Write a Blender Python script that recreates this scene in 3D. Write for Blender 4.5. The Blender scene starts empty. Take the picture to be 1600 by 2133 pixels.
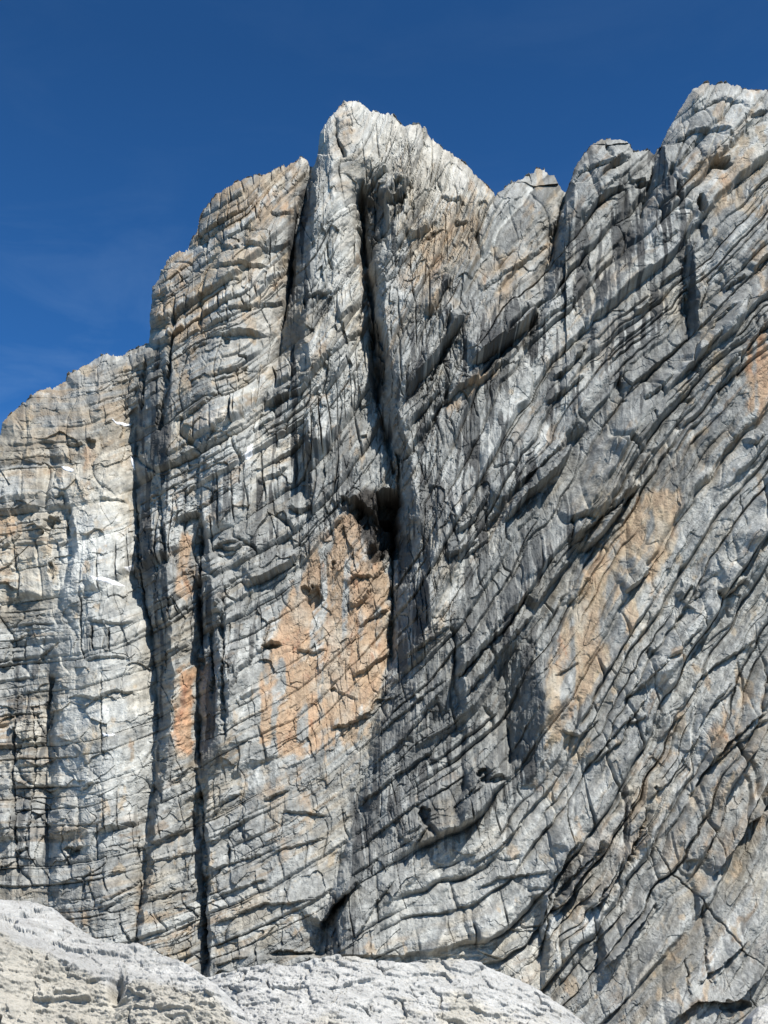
import bpy, math
import numpy as np

STEP = 1.4                     # spacing of the rock mesh, in units of the survey grid below

# ------------------------------------------------------------------ camera, sky, sun, exposure
sc = bpy.context.scene
PITCH = math.radians(24.0)
F = 2777.0                     # focal length in survey units (1600 x 2133)
CAMZ = 1.7
cam_d = bpy.data.cameras.new("camera")
cam = bpy.data.objects.new("camera", cam_d)
sc.collection.objects.link(cam)
cam.location = (0, 0, CAMZ)
cam.rotation_euler = (math.pi/2 + PITCH, 0, 0)
cam_d.sensor_fit = 'VERTICAL'
cam_d.sensor_height = 24.0
cam_d.lens = 24.0*F/2133.0
cam_d.clip_start = 0.5
cam_d.clip_end = 6000
sc.camera = cam

SUN_EL, SUN_AZ = math.radians(51), math.radians(35)     # azimuth: to the right of straight behind the camera
sx, sy, sz = math.cos(SUN_EL)*math.sin(SUN_AZ), -math.cos(SUN_EL)*math.cos(SUN_AZ), math.sin(SUN_EL)
w = bpy.data.worlds.new("World"); sc.world = w; w.use_nodes = True
nt = w.node_tree
sky = nt.nodes.new('ShaderNodeTexSky'); sky.sky_type = 'NISHITA'; sky.sun_disc = False
sky.sun_elevation = SUN_EL
sky.sun_rotation = math.atan2(sx, sy)
sky.altitude = 2200; sky.air_density = 1.0; sky.dust_density = 0.5; sky.ozone_density = 1.5
bg = nt.nodes['Background']; bg.inputs[1].default_value = 0.05
tint = nt.nodes.new('ShaderNodeMix'); tint.data_type = 'RGBA'; tint.blend_type = 'MULTIPLY'; tint.inputs[0].default_value = 1.0
tint.inputs[7].default_value = (0.32, .88, 1.4, 1)
nt.links.new(sky.outputs[0], tint.inputs[6])
# clear air: paler towards the horizon, with a breath of cirrus low on the left
tc = nt.nodes.new('ShaderNodeTexCoord'); sp = nt.nodes.new('ShaderNodeSeparateXYZ'); nt.links.new(tc.outputs['Generated'], sp.inputs[0])
gr = nt.nodes.new('ShaderNodeMapRange'); gr.inputs[1].default_value = .34; gr.inputs[2].default_value = .68; gr.inputs[3].default_value = 1.5; gr.inputs[4].default_value = .93
nt.links.new(sp.outputs['Z'], gr.inputs[0])
vm = nt.nodes.new('ShaderNodeVectorMath'); vm.operation = 'SCALE'
nt.links.new(tint.outputs[2], vm.inputs[0]); nt.links.new(gr.outputs[0], vm.inputs['Scale'])
cmap = nt.nodes.new('ShaderNodeMapping'); cmap.inputs['Scale'].default_value = (6, 6, 22); cmap.inputs['Rotation'].default_value = (0, .45, 0); nt.links.new(tc.outputs['Generated'], cmap.inputs[0])
cn = nt.nodes.new('ShaderNodeTexNoise'); cn.inputs['Scale'].default_value = 1.0; cn.inputs['Detail'].default_value = 7; cn.inputs['Roughness'].default_value = .6; cn.inputs['Distortion'].default_value = .6
nt.links.new(cmap.outputs[0], cn.inputs['Vector'])
cr1 = nt.nodes.new('ShaderNodeMapRange'); cr1.inputs[1].default_value = .48; cr1.inputs[2].default_value = .8; cr1.inputs[4].default_value = .13; nt.links.new(cn.outputs[0], cr1.inputs[0])
lowm = nt.nodes.new('ShaderNodeMapRange'); lowm.inputs[1].default_value = .62; lowm.inputs[2].default_value = .45; lowm.inputs[3].default_value = .12; lowm.inputs[4].default_value = 1; nt.links.new(sp.outputs['Z'], lowm.inputs[0])
mu = nt.nodes.new('ShaderNodeMath'); mu.operation = 'MULTIPLY'; nt.links.new(cr1.outputs[0], mu.inputs[0]); nt.links.new(lowm.outputs[0], mu.inputs[1])
cmx = nt.nodes.new('ShaderNodeMix'); cmx.data_type = 'RGBA'; nt.links.new(mu.outputs[0], cmx.inputs[0]); nt.links.new(vm.outputs[0], cmx.inputs[6]); cmx.inputs[7].default_value = (6, 8.5, 11, 1)
nt.links.new(cmx.outputs[2], bg.inputs[0])
ld = bpy.data.lights.new("sun", 'SUN'); ld.energy = 5.0; ld.angle = math.radians(0.5); ld.color = (1.0, 0.965, 0.91)
lo = bpy.data.objects.new("sun", ld); sc.collection.objects.link(lo)
from mathutils import Vector
lo.rotation_euler = Vector((-sx, -sy, -sz)).to_track_quat('-Z', 'Y').to_euler()
sc.view_settings.view_transform = 'Standard'
sc.view_settings.look = 'None'
sc.view_settings.exposure = 0.88
sc.view_settings.gamma = 1.0

# ------------------------------------------------------------------ noise toolbox (numpy)
f32 = np.float32
RNG = np.random.default_rng(7)
TAB = [RNG.random((256, 256)).astype(f32) for _ in range(6)]

def vnoise(x, y, k=0):
    """value noise in -1..1"""
    T = TAB[k % 6]; o = 37*k
    xi = np.floor(x); yi = np.floor(y)
    fx = (x-xi).astype(f32); fy = (y-yi).astype(f32)
    xi = xi.astype(np.int32)+o; yi = yi.astype(np.int32)+o*3
    fx = fx*fx*(3-2*fx); fy = fy*fy*(3-2*fy)
    x0 = xi & 255; x1 = (xi+1) & 255; y0 = yi & 255; y1 = (yi+1) & 255
    a = T[x0, y0]; b = T[x1, y0]; c = T[x0, y1]; d = T[x1, y1]
    a = a+(b-a)*fx; c = c+(d-c)*fx
    return (a+(c-a)*fy)*2-1

def fbm(x, y, octv=4, gain=0.5, k=0):
    s = 0; a = 1.0; tot = 0
    for i in range(octv):
        c, sn = math.cos(0.6*i+0.4), math.sin(0.6*i+0.4)
        s = s+a*vnoise(x*c-y*sn+i*11.3, x*sn+y*c-i*7.7, k+i); tot += a
        x = x*2.03; y = y*2.03; a *= gain
    return s/tot

def ridged(x, y, octv=4, gain=0.5, k=0):
    s = 0; a = 1.0; tot = 0
    for i in range(octv):
        c, sn = math.cos(0.7*i), math.sin(0.7*i)
        s = s+a*(1-np.abs(vnoise(x*c-y*sn, x*sn+y*c, k+i))*1.6); tot += a
        x = x*2.07; y = y*2.07; a *= gain
    return s/tot

def hsh(i, j, k=0):
    return TAB[k % 6][(i.astype(np.int64)*73+k*13) & 255, (j.astype(np.int64)*151+(i.astype(np.int64)//256)*29+k*7) & 255]

def facets(x, y, k=0, tilt=1.0):
    """broken rock: every jittered cell is a randomly tilted plane; returns height and gap to the next cell"""
    xi = np.floor(x); yi = np.floor(y)
    b1 = np.full(x.shape, 9., f32); b2 = np.full(x.shape, 9., f32); h = np.zeros(x.shape, f32)
    for dx in (-1, 0, 1):
        for dy in (-1, 0, 1):
            ci = xi+dx; cj = yi+dy
            r1 = hsh(ci, cj, k); r2 = hsh(ci, cj, k+1); r3 = hsh(ci, cj, k+2)
            px = x-(ci+0.1+0.8*r1); py = y-(cj+0.1+0.8*r2)
            d = (px*px+py*py).astype(f32)
            v = ((r3-0.5)*0.9+tilt*((r2*7 % 1-0.5)*px*1.6+(r1*5 % 1-0.62)*py*1.6)).astype(f32)
            nearer = d < b1
            b2 = np.where(nearer, b1, np.minimum(b2, d))
            h = np.where(nearer, v, h)
            b1 = np.where(nearer, d, b1)
    return h, np.sqrt(b2)-np.sqrt(b1)

def sstep(a, b, x):
    t = np.clip((x-a)/(b-a), 0, 1)
    return t*t*(3-2*t)

def bounds(mean, n, seed):
    r = np.random.default_rng(seed)
    return (np.cumsum(mean*np.exp(r.normal(0, 0.6, n)))-mean*n*0.5).astype(f32)

def beds(s, l, mean, W, k, seed, under=0.16, edge=0.12, soft=0.5, crev=.22, deep=.0, jc=.8):
    """rounded rock beds split by cross joints. s: height across the beds, l: distance along them"""
    B = bounds(mean, int(900/mean), seed)
    idx = np.searchsorted(B, s.ravel()).reshape(s.shape)
    idx = np.clip(idx, 1, len(B)-1)
    lo_ = B[idx-1]; hi = B[idx]
    th = hi-lo_
    t = ((s-lo_)/th).astype(f32)
    # asymmetric profile: quick undercut at the foot, rounded face, top leaning back
    p = sstep(0, under, t)*(1-0.8*np.power(t, 1.8))*(1-sstep(0.93, 1.0, t)*0.6)
    bi = idx.astype(f32)
    u = l/(W*(0.6+0.8*hsh(idx, idx*0, k)))+hsh(idx, idx*0+3, k+1)*17
    u = u+0.35*vnoise(u*0.7+bi*5.1, t*1.2+bi*3.3, k)
    j = np.floor(u); fu = (u-j).astype(f32)
    r = hsh(idx, j, k+2)
    rise = 0.35+0.65*r
    e = np.minimum(fu, 1-fu)
    jp = sstep(0, edge, e)
    tone = hsh(idx, idx*0+9, k+3)
    big = 0.55+0.45*vnoise(bi*7.31, l/(W*6)+bi, k+4)
    cut = np.exp(-(np.minimum(t, 1-t)*th/crev)**2)*np.clip(.2+1.2*vnoise(bi*3.1+l/(W*1.3), bi, k+5), 0, 1)+jc*np.exp(-(e*W/crev/1.2)**2)*(r > .4)
    return p*(soft+(1-soft)*jp)*rise*big*th/mean-cut*deep, tone, r

# ------------------------------------------------------------------ survey: where things stand on the mountain
C = {0: (0, 0, 1.0), 1: (250, 180, .34375), 2: (700, 180, .34375), 3: (1100, 150, .328), 4: (0, 700, .328),
     5: (450, 850, .3517), 6: (950, 850, .40625), 7: (0, 1400, .4375), 8: (700, 1400, .5625)}
def S_(c, pts):
    x0, y0, k = C[c]
    return [(x0+k*p[0], y0+k*p[1]) for p in pts]

SKY = [(-260, 1120), (-120, 1010), (-60, 950), (-10, 912), (0, 905), (4, 880), (22, 860), (45, 840), (72, 815), (95, 806), (120, 800), (135, 793), (138, 780), (160, 768), (185, 757), (205, 742),
       (222, 737), (255, 742), (268, 730), (290, 722), (309, 716), (311, 700), (300, 660), (302, 640), (310, 618), (314, 600), (330, 580), (334, 560),
       (350, 540), (370, 522), (392, 515), (398, 500), (410, 486), (414, 462), (425, 440), (440, 415), (455, 398), (475, 385), (510, 370), (545, 362),
       (575, 352), (600, 340), (618, 333), (626, 322), (634, 330), (644, 340), (655, 343), (661, 318), (666, 275), (680, 250), (694, 228), (708, 218),
       (716, 204), (730, 205), (752, 212), (770, 226), (800, 234), (815, 232), (826, 245), (838, 260), (870, 258), (884, 264), (895, 280), (920, 305),
       (950, 325), (975, 345), (1000, 370), (1020, 392), (1030, 405), (1055, 390), (1080, 374), (1110, 360), (1135, 352), (1155, 360), (1166, 385),
       (1178, 398), (1190, 375), (1196, 352), (1215, 322), (1232, 300), (1255, 288), (1285, 286), (1305, 292), (1320, 316), (1345, 312), (1368, 308), (1378, 300), (1392, 270),
       (1412, 235), (1430, 205), (1440, 190), (1465, 176), (1500, 168), (1525, 170), (1550, 178), (1575, 184), (1600, 184), (1660, 170), (1720, 190), (1900, 240)]
# remove the overhanging point ordering: keep x strictly increasing
_s = [SKY[0]]
for p in SKY[1:]:
    _s.append((max(p[0], _s[-1][0]+1.5), p[1]))
SKX = np.array([p[0] for p in _s], f32); SKYY = np.array([p[1] for p in _s], f32)

# left-facing side walls: (y, x, width, height in m); rock steps towards us from x to x+width
CORN = [
 ([(560, 300, 50, 8), (700, 287, 62, 9), (1000, 283, 68, 11), (1200, 280, 70, 11), (1300, 314, 42, 10), (1450, 330, 32, 9), (1600, 320, 24, 6), (1750, 302, 16, 3.5), (1900, 287, 12, 3), (2020, 286, 10, 2)], 60, 90),
 ([(320, 655, 8, 9), (400, 636, 22, 9), (500, 622, 30, 10), (600, 596, 48, 10), (700, 585, 52, 9), (780, 580, 66, 10), (840, 548, 60, 7), (930, 530, 22, 1.5), (980, 530, 20, 0)], 40, 80),
 ([(1020, 410, 14, 0), (1080, 412, 14, 3), (1200, 412, 26, 5), (1300, 414, 50, 8), (1450, 415, 58, 10), (1560, 410, 48, 8), (1620, 412, 20, 4), (1750, 417, 18, 5), (1900, 420, 14, 5), (2040, 426, 12, 4)], 25, 60),
 ([(330, 770, 60, 0), (400, 757, 75, 10), (480, 755, 70, 13), (560, 765, 34, 11), (700, 772, 38, 11), (850, 786, 44, 10), (950, 818, 36, 6), (1040, 832, 40, 8), (1150, 821, 70, 11), (1300, 816, 84, 11), (1400, 812, 70, 9), (1500, 780, 56, 5), (1600, 766, 40, 4), (1700, 735, 40, 4), (1850, 690, 40, 6), (1990, 664, 56, 8)], 60, 110),
 ([(1300, 1035, 40, 0), (1380, 1045, 70, 4), (1450, 1051, 88, 7), (1580, 1062, 70, 7), (1640, 1050, 40, 0)], 20, 90),
 ([(380, 1180, 14, 6), (460, 1160, 34, 8), (530, 1149, 32, 6), (610, 1133, 24, 4), (700, 1100, 18, 3), (780, 1070, 16, 0)], 40, 60),
 ([(300, 1376, 12, 9), (370, 1358, 42, 10), (430, 1332, 70, 10), (500, 1296, 60, 7), (600, 1246, 44, 5), (700, 1205, 30, 4), (820, 1150, 24, 2), (900, 1110, 20, 0)], 50, 80),
 ([(480, 1425, 20, 0), (540, 1430, 24, 4), (650, 1432, 26, 5), (720, 1440, 20, 0)], 30, 50),
 ([(420, 1500, 14, 0), (460, 1458, 16, 4), (520, 1462, 12, 0)], 20, 20),
 ([(1330, 112, 10, 0), (1450, 104, 18, 2.2), (1550, 100, 20, 2.4), (1700, 106, 16, 2.2), (1830, 100, 14, 1.5), (1960, 110, 10, 0)], 40, 50),
 ([(880, 80, 14, 0), (1060, 140, 12, 2), (1150, 150, 12, 3), (1250, 118, 12, 2), (1300, 110, 10, 0)], 40, 50),
 ([(880, 640, 8, 0), (930, 641, 12, 3), (1040, 636, 14, 3), (1090, 640, 8, 0)], 20, 40),
 ([(960, 880, 12, 0), (1050, 905, 16, 2), (1200, 880, 14, 2), (1260, 880, 10, 0)], 20, 40),
 ([(1280, 940, 14, 0), (1400, 945, 22, 4), (1500, 950, 22, 2), (1560, 960, 20, 0)], 20, 40),
 ([(1560, 960, 16, 0), (1640, 965, 24, 4), (1690, 950, 22, 3), (1720, 950, 18, 0)], 20, 40),
 ([(1900, 1240, 10, 0), (1980, 1243, 14, 3), (2060, 1240, 10, 0)], 20, 40),
 ([(1860, 1130, 10, 0), (1920, 1130, 20, 4), (2010, 1128, 14, 3), (2080, 1128, 10, 0)], 30, 60),
]

# overhanging lips: rock above-left of the line stands proud of the rock below-right. (crop, points, height m, reach px)
LIP = [
 (0, [(668, 1935), (700, 1885), (748, 1838)], 7.0, 22), (0, [(440, 560), (500, 548), (560, 556)], 2.2, 14), (0, [(500, 640), (560, 632), (600, 640)], 2.2, 14), (0, [(430, 700), (500, 690), (560, 700)], 2.2, 14), (0, [(1400, 300), (1450, 270), (1530, 262)], 2.4, 18), (0, [(1560, 240), (1600, 225), (1640, 225)], 2.2, 16), (0, [(1440, 225), (1500, 205), (1560, 208)], 2.0, 14), (0, [(1210, 350), (1270, 342), (1320, 330)], 2.6, 16),
 (1, [(740, 955), (850, 975), (905, 1000)], 2.2, 20), (1, [(905, 985), (1000, 960), (1060, 925)], 2.0, 20), (1, [(610, 960), (720, 985)], 1.6, 16),
 (1, [(830, 1200), (900, 1180), (960, 1190)], 1.6, 16), (1, [(590, 1375), (640, 1345), (720, 1325), (800, 1335)], 1.6, 16), (1, [(650, 1500), (720, 1485), (860, 1510)], 1.8, 16),
 (1, [(180, 1300), (240, 1262), (330, 1230)], 1.6, 16), (1, [(160, 1460), (240, 1440), (330, 1400)], 1.8, 18), (1, [(170, 1560), (320, 1540)], 2.2, 20),
 (1, [(410, 1625), (480, 1560), (540, 1540)], 2.0, 18), (1, [(1180, 1740), (1260, 1620), (1380, 1550), (1490, 1480)], 2.6, 26), (1, [(1120, 1275), (1250, 1262), (1290, 1250)], 2.0, 18),
 (1, [(1340, 1430), (1420, 1350), (1500, 1290)], 2.4, 24), (1, [(990, 1330), (1000, 1260)], 1.5, 14), (1, [(880, 1940), (960, 1900), (1080, 1860), (1160, 1760)], 3.0, 26),
 (1, [(640, 1140), (720, 1150)], 1.2, 12), (1, [(1060, 770), (960, 780), (900, 760)], -1.5, 14), (1, [(560, 1720), (700, 1700), (880, 1720)], 1.0, 14),
 (2, [(820, 1700), (900, 1645), (1000, 1570), (1100, 1490), (1170, 1440), (1245, 1330)], 8.0, 50), (2, [(590, 1420), (640, 1270), (700, 1150)], 4.0, 30),
 (2, [(440, 930), (500, 905), (560, 870), (600, 800)], 3.2, 26), (2, [(720, 835), (800, 822)], 2.0, 14), (2, [(420, 1900), (560, 1720), (700, 1500), (800, 1400)], 7.0, 40),
 (2, [(300, 700), (420, 620), (450, 560)], 4.5, 26), (2, [(200, 640), (260, 560), (330, 500)], 3.0, 22), (2, [(630, 650), (690, 690), (790, 710)], 1.8, 14),
 (2, [(1010, 1140), (1120, 1080), (1300, 960)], 1.8, 18), (2, [(590, 1980), (760, 1830), (900, 1760), (1050, 1640)], 3.0, 22), (2, [(880, 1250), (960, 1180), (1040, 1110)], 2.2, 18),
 (2, [(580, 1230), (640, 1140), (680, 1110)], 1.8, 14), (2, [(420, 2090), (520, 1960), (640, 1840)], 3.5, 24), (2, [(290, 1200), (380, 1120), (440, 1020)], 2.2, 22),
 (3, [(370, 930), (440, 825), (520, 765), (640, 705)], 3.5, 24), (3, [(675, 720), (760, 695)], 3.0, 18), (3, [(160, 1960), (280, 1860), (390, 1710)], 3.0, 24),
 (3, [(30, 1640), (150, 1540), (330, 1420)], 1.6, 18), (3, [(80, 1560), (90, 1500), (200, 1400), (290, 1330)], 1.6, 18), (3, [(860, 1330), (950, 1275), (1010, 1225)], 2.5, 20), (3, [(690, 1510), (750, 1490), (810, 1400)], 2.4, 20),
 (3, [(1260, 1380), (1310, 1335), (1400, 1280)], 2.6, 20), (3, [(1430, 1260), (1500, 1180), (1600, 1120)], 3.0, 24), (3, [(970, 1950), (1100, 1810), (1230, 1660)], 3.0, 22),
 (3, [(1340, 1950), (1350, 1800), (1500, 1620), (1600, 1570)], 3.4, 24), (3, [(1180, 545), (1290, 550)], 3.0, 16), (3, [(560, 560), (660, 540)], 2.6, 14), (3, [(290, 730), (330, 640), (400, 600)], 2.5, 16),
 (3, [(100, 2120), (250, 2010), (380, 1900)], 2.6, 20), (3, [(650, 2030), (720, 1960), (860, 1820)], 2.6, 20), (3, [(720, 2110), (830, 2030), (930, 1930)], 2.6, 20), (3, [(880, 460), (1000, 330)], 1.6, 16),
 (3, [(1200, 2120), (1230, 1960), (1350, 1780)], 2.4, 20), (3, [(1140, 1660), (1220, 1570), (1330, 1480)], 2.2, 18), (3, [(860, 1100), (960, 1010)], 1.6, 16), (3, [(1000, 1200), (1080, 1060)], 2.0, 16),
 (4, [(1130, 1190), (1180, 1150), (1280, 1120)], 3.4, 18), (4, [(410, 680), (460, 695), (530, 690)], 2.0, 14), (4, [(635, 1035), (720, 1040), (820, 1062)], 1.4, 14), (4, [(345, 1025), (415, 1000)], 1.6, 12),
 (4, [(240, 1275), (300, 1190), (340, 1130)], 2.4, 16), (4, [(30, 1340), (140, 1255)], 1.6, 14), (4, [(550, 1800), (700, 1825), (860, 1810)], 1.4, 16), (4, [(530, 2060), (640, 2040), (820, 2050)], 1.4, 14),
 (4, [(680, 190), (740, 180)], 1.2, 10), (4, [(1150, 1520), (1240, 1510)], 1.2, 12), (4, [(1330, 1370), (1400, 1330), (1520, 1300)], 2.0, 16), (4, [(1090, 540), (1180, 520), (1300, 420), (1400, 330)], 2.2, 18),
 (4, [(1300, 2080), (1360, 1980), (1440, 1900)], 1.5, 14), (4, [(1290, 730), (1340, 600), (1450, 520)], 1.8, 16), (4, [(380, 1340), (430, 1300)], 1.8, 12),
 (5, [(180, 1065), (280, 1015), (440, 935), (490, 850)], 4.5, 34), (5, [(430, 595), (500, 628), (580, 592)], 2.8, 20), (5, [(10, 800), (50, 840), (110, 845), (190, 790)], 2.4, 18), (5, [(240, 1450), (320, 1392), (390, 1400)], 2.6, 16),
 (5, [(670, 1900), (760, 1885), (850, 1845), (930, 1812)], 2.6, 16), (5, [(815, 1605), (900, 1545), (1000, 1480), (1050, 1420)], 2.4, 24), (5, [(790, 1050), (830, 1000), (930, 990)], 2.6, 12), (5, [(800, 1190), (870, 1150), (920, 1060)], 2.4, 16),
 (5, [(470, 1430), (560, 1455), (660, 1430)], 1.6, 12), (5, [(260, 450), (380, 400), (430, 350)], 2.4, 20), (5, [(0, 880), (120, 860)], 1.5, 12), (5, [(630, 800), (700, 700), (760, 640)], 2.0, 16), (5, [(940, 1010), (1020, 930)], 2.2, 14),
 (5, [(340, 320), (430, 270), (540, 180)], 1.8, 16), (5, [(1100, 1500), (1200, 1430), (1400, 1290)], 2.4, 20), (5, [(1380, 890), (1440, 850), (1560, 770)], 2.8, 22), (5, [(750, 620), (800, 570), (850, 530)], 3.0, 20), (5, [(0, 1200), (60, 1060), (120, 1010)], 2.5, 20),
 (5, [(680, 1665), (760, 1700), (840, 1730)], 1.0, 10), (5, [(940, 1960), (1080, 1830), (1250, 1700), (1380, 1600)], 1.8, 20), (5, [(90, 1660), (130, 1560), (240, 1440)], 2.4, 20), (5, [(840, 1300), (960, 1230), (1040, 1180)], 1.8, 14),
 (6, [(250, 580), (400, 430), (540, 310), (620, 150)], 5.5, 38), (6, [(600, 710), (760, 570), (860, 470)], 3.0, 16), (6, [(650, 745), (760, 650), (900, 440), (960, 380)], 6.0, 22), (6, [(870, 950), (940, 900), (1010, 810)], 4.2, 22),
 (6, [(0, 1400), (130, 1250), (260, 1120), (390, 930)], 5.0, 34), (6, [(0, 640), (100, 570), (180, 430)], 3.0, 26), (6, [(40, 1500), (130, 1380), (250, 1240), (400, 1050)], 3.2, 26), (6, [(1130, 930), (1170, 975), (1230, 900)], 3.0, 18),
 (6, [(1320, 940), (1390, 965), (1500, 860)], 3.6, 22), (6, [(1210, 1440), (1320, 1330), (1560, 1180)], 2.6, 24), (6, [(1300, 1830), (1420, 1700), (1590, 1560)], 3.0, 24), (6, [(540, 1650), (640, 1690), (760, 1580)], 2.4, 16),
 (6, [(500, 1370), (580, 1345), (640, 1300)], 1.4, 12), (6, [(860, 1500), (980, 1400), (1090, 1290)], 2.4, 20), (6, [(1050, 1300), (1140, 1260), (1250, 1120)], 2.2, 20), (6, [(1280, 1590), (1340, 1500), (1430, 1400)], 2.4, 18),
 (6, [(400, 1040), (520, 870), (600, 780)], 3.0, 24), (6, [(620, 1010), (660, 900), (700, 860)], 2.5, 22), (6, [(0, 780), (160, 680), (200, 600)], 2.0, 16), (6, [(1470, 150), (1540, 175), (1600, 130)], 2.6, 16), (6, [(1100, 1160), (1180, 1030), (1300, 900)], 2.0, 18),
 (6, [(700, 1830), (860, 1700), (900, 1560)], 2.4, 18), (6, [(1180, 1780), (1260, 1690)], 2.0, 16), (6, [(830, 500), (880, 430), (960, 290), (1040, 180)], 2.4, 16), (6, [(360, 1400), (470, 1330), (560, 1180)], 1.4, 14),
 (7, [(715, 825), (820, 785), (912, 742)], 2.6, 22), (7, [(340, 115), (460, 128), (560, 95), (650, 108)], 1.8, 18), (7, [(385, 560), (460, 525)], 1.8, 14), (7, [(1000, 830), (1090, 750), (1200, 690)], 1.8, 18),
 (7, [(1010, 950), (1130, 905), (1260, 860)], 1.6, 18), (7, [(1010, 1080), (1150, 1025), (1280, 985)], 1.6, 18), (7, [(1000, 1215), (1150, 1150), (1260, 1110), (1500, 1085)], 2.0, 20), (7, [(1280, 1335), (1400, 1330), (1500, 1342)], 2.6, 18),
 (7, [(1255, 612), (1380, 560)], 2.0, 16), (7, [(1340, 670), (1460, 672), (1560, 690)], 1.8, 14), (7, [(440, 1112), (560, 1062), (680, 990)], 1.2, 16), (7, [(480, 1140), (600, 1070), (660, 1040)], 1.0, 14), (7, [(690, 915), (800, 890), (960, 850)], 1.4, 14),
 (7, [(1000, 720), (1060, 620), (1150, 575)], 1.8, 18), (7, [(1280, 860), (1400, 830), (1560, 790)], 1.4, 14), (7, [(1020, 1410), (1120, 1370), (1200, 1350)], 1.6, 14), (7, [(690, 1090), (800, 1060), (960, 1030)], 1.0, 14), (7, [(330, 850), (390, 830)], 2.2, 14), (7, [(80, 860), (130, 830)], 2.0, 12),
 (8, [(830, 900), (900, 770), (990, 620)], 6.0, 30), (8, [(930, 890), (1000, 835), (1080, 710), (1115, 640)], 5.5, 30), (8, [(760, 960), (790, 830), (850, 690), (900, 620)], 3.5, 20), (8, [(1180, 640), (1150, 560), (1150, 500)], 3.4, 20),
 (8, [(1390, 760), (1480, 645), (1530, 565), (1610, 505)], 4.0, 26), (8, [(1330, 1160), (1440, 1075), (1530, 1000)], 2.4, 20), (8, [(1230, 1310), (1330, 1215), (1480, 1230), (1550, 1150), (1610, 1100)], 3.4, 22), (8, [(990, 1110), (1080, 1010), (1190, 850)], 3.6, 24),
 (8, [(430, 520), (530, 410), (600, 350)], 2.4, 20), (8, [(520, 810), (600, 770), (800, 742)], 1.8, 16), (8, [(290, 650), (340, 570)], 3.0, 18), (8, [(1340, 400), (1450, 300), (1610, 165)], 2.8, 24), (8, [(540, 1010), (600, 960), (760, 960)], 1.4, 14),
 (8, [(1370, 180), (1410, 120), (1500, 40)], 2.0, 18), (8, [(1300, 110), (1380, 20)], 2.0, 16), (8, [(60, 1010), (140, 880), (220, 760)], 2.2, 20), (8, [(570, 400), (620, 380)], 3.4, 14), (8, [(60, 520), (180, 420), (350, 300), (420, 200)], 2.4, 22),
 (8, [(130, 350), (260, 240), (400, 60)], 2.2, 20), (8, [(60, 680), (200, 560), (330, 470)], 2.0, 20), (8, [(960, 1010), (1080, 880)], 2.2, 18), (8, [(500, 720), (620, 640), (700, 560)], 1.8, 18), (8, [(1300, 700), (1340, 690)], 1.8, 10), (8, [(1090, 190), (1150, 170)], 2.6, 14),
 (8, [(940, 350), (1040, 230), (1160, 90)], 2.4, 22), (8, [(1160, 480), (1260, 380), (1300, 300)], 2.6, 20), (8, [(1200, 260), (1290, 150)], 2.2, 18),
]
# narrow cracks (crop, points, depth m, width px)
CRK = [
 (1, [(1245, 920), (1262, 1040), (1290, 1110)], 3, 4), (1, [(1310, 180), (1318, 330), (1375, 440)], 4, 6), (1, [(325, 1290), (310, 1500), (295, 1650), (270, 1850), (240, 2080)], 4, 8), (1, [(905, 870), (905, 1000), (890, 1080)], 2, 3), (1, [(1110, 1280), (1120, 1360)], 3, 4),
 (1, [(1430, 780), (1460, 900), (1480, 1040)], 4, 8), (2, [(600, 880), (545, 930)], 3, 6), (2, [(380, 750), (410, 620)], 4, 7), (2, [(215, 1290), (270, 1500), (280, 1800)], 5, 9), (2, [(820, 860), (840, 930)], 2.5, 4),
 (3, [(490, 440), (545, 570), (550, 620)], 3.5, 5), (3, [(1095, 560), (1110, 500), (1080, 420)], 3, 6), (3, [(1100, 770), (1110, 900)], 6, 10), (3, [(920, 560), (960, 700), (980, 800)], 4, 7), (3, [(1380, 240), (1410, 400)], 1.5, 3), (3, [(1300, 360), (1290, 460)], 2, 5),
 (4, [(500, 1620), (510, 1940), (530, 2070)], 2, 2.5), (4, [(570, 1830), (590, 2000)], 3, 4), (4, [(690, 1840), (690, 2000)], 2.5, 3), (4, [(1280, 1130), (1270, 1700)], 4, 6), (4, [(1335, 1120), (1345, 1380)], 2, 3), (4, [(430, 1080), (430, 1280)], 3, 6), (4, [(1080, 0), (1050, 300)], 3, 6),
 (5, [(1340, 330), (1300, 560), (1310, 730)], 1.6, 2.5), (5, [(1245, 560), (1225, 900)], 2, 3), (5, [(570, 0), (560, 300), (510, 450)], 3, 5), (5, [(700, 900), (690, 960)], 2.5, 5), (5, [(1410, 1290), (1420, 1560)], 3, 6),
 (7, [(660, 980), (650, 1300)], 2.5, 5), (7, [(480, 0), (485, 440)], 1.3, 2), (7, [(912, 660), (912, 780)], 2.5, 3), (7, [(660, 780), (650, 900)], 2, 3.5), (7, [(1090, 830), (1088, 920)], 2, 3), (7, [(980, 800), (970, 1440)], 3.5, 6), (7, [(70, 200), (50, 500), (80, 1020)], 3, 5), (7, [(240, 0), (220, 300)], 4, 8),
 (7, [(150, 150), (170, 400), (130, 800)], 2.2, 4),
 (8, [(1355, 850), (1375, 980), (1370, 1140)], 2.2, 5), (8, [(1300, 1060), (1305, 1200)], 1.8, 3), (8, [(1190, 640), (1250, 740), (1340, 830), (1440, 940), (1510, 1030), (1600, 1100)], 1.6, 3), (8, [(640, 200), (650, 340)], 2.5, 5),
 (6, [(1010, 20), (1030, 60)], 2, 5), (6, [(1470, 420), (1490, 620)], 1.2, 2.5), (6, [(590, 720), (600, 560)], 3, 6), (3, [(1015, 1400), (1020, 1640)], 3, 5), (3, [(1180, 1250), (1100, 1500)], 2, 5), (3, [(580, 1900), (620, 2100)], 4, 10), (6, [(150, 500), (170, 640)], 2, 6),
]
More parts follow.
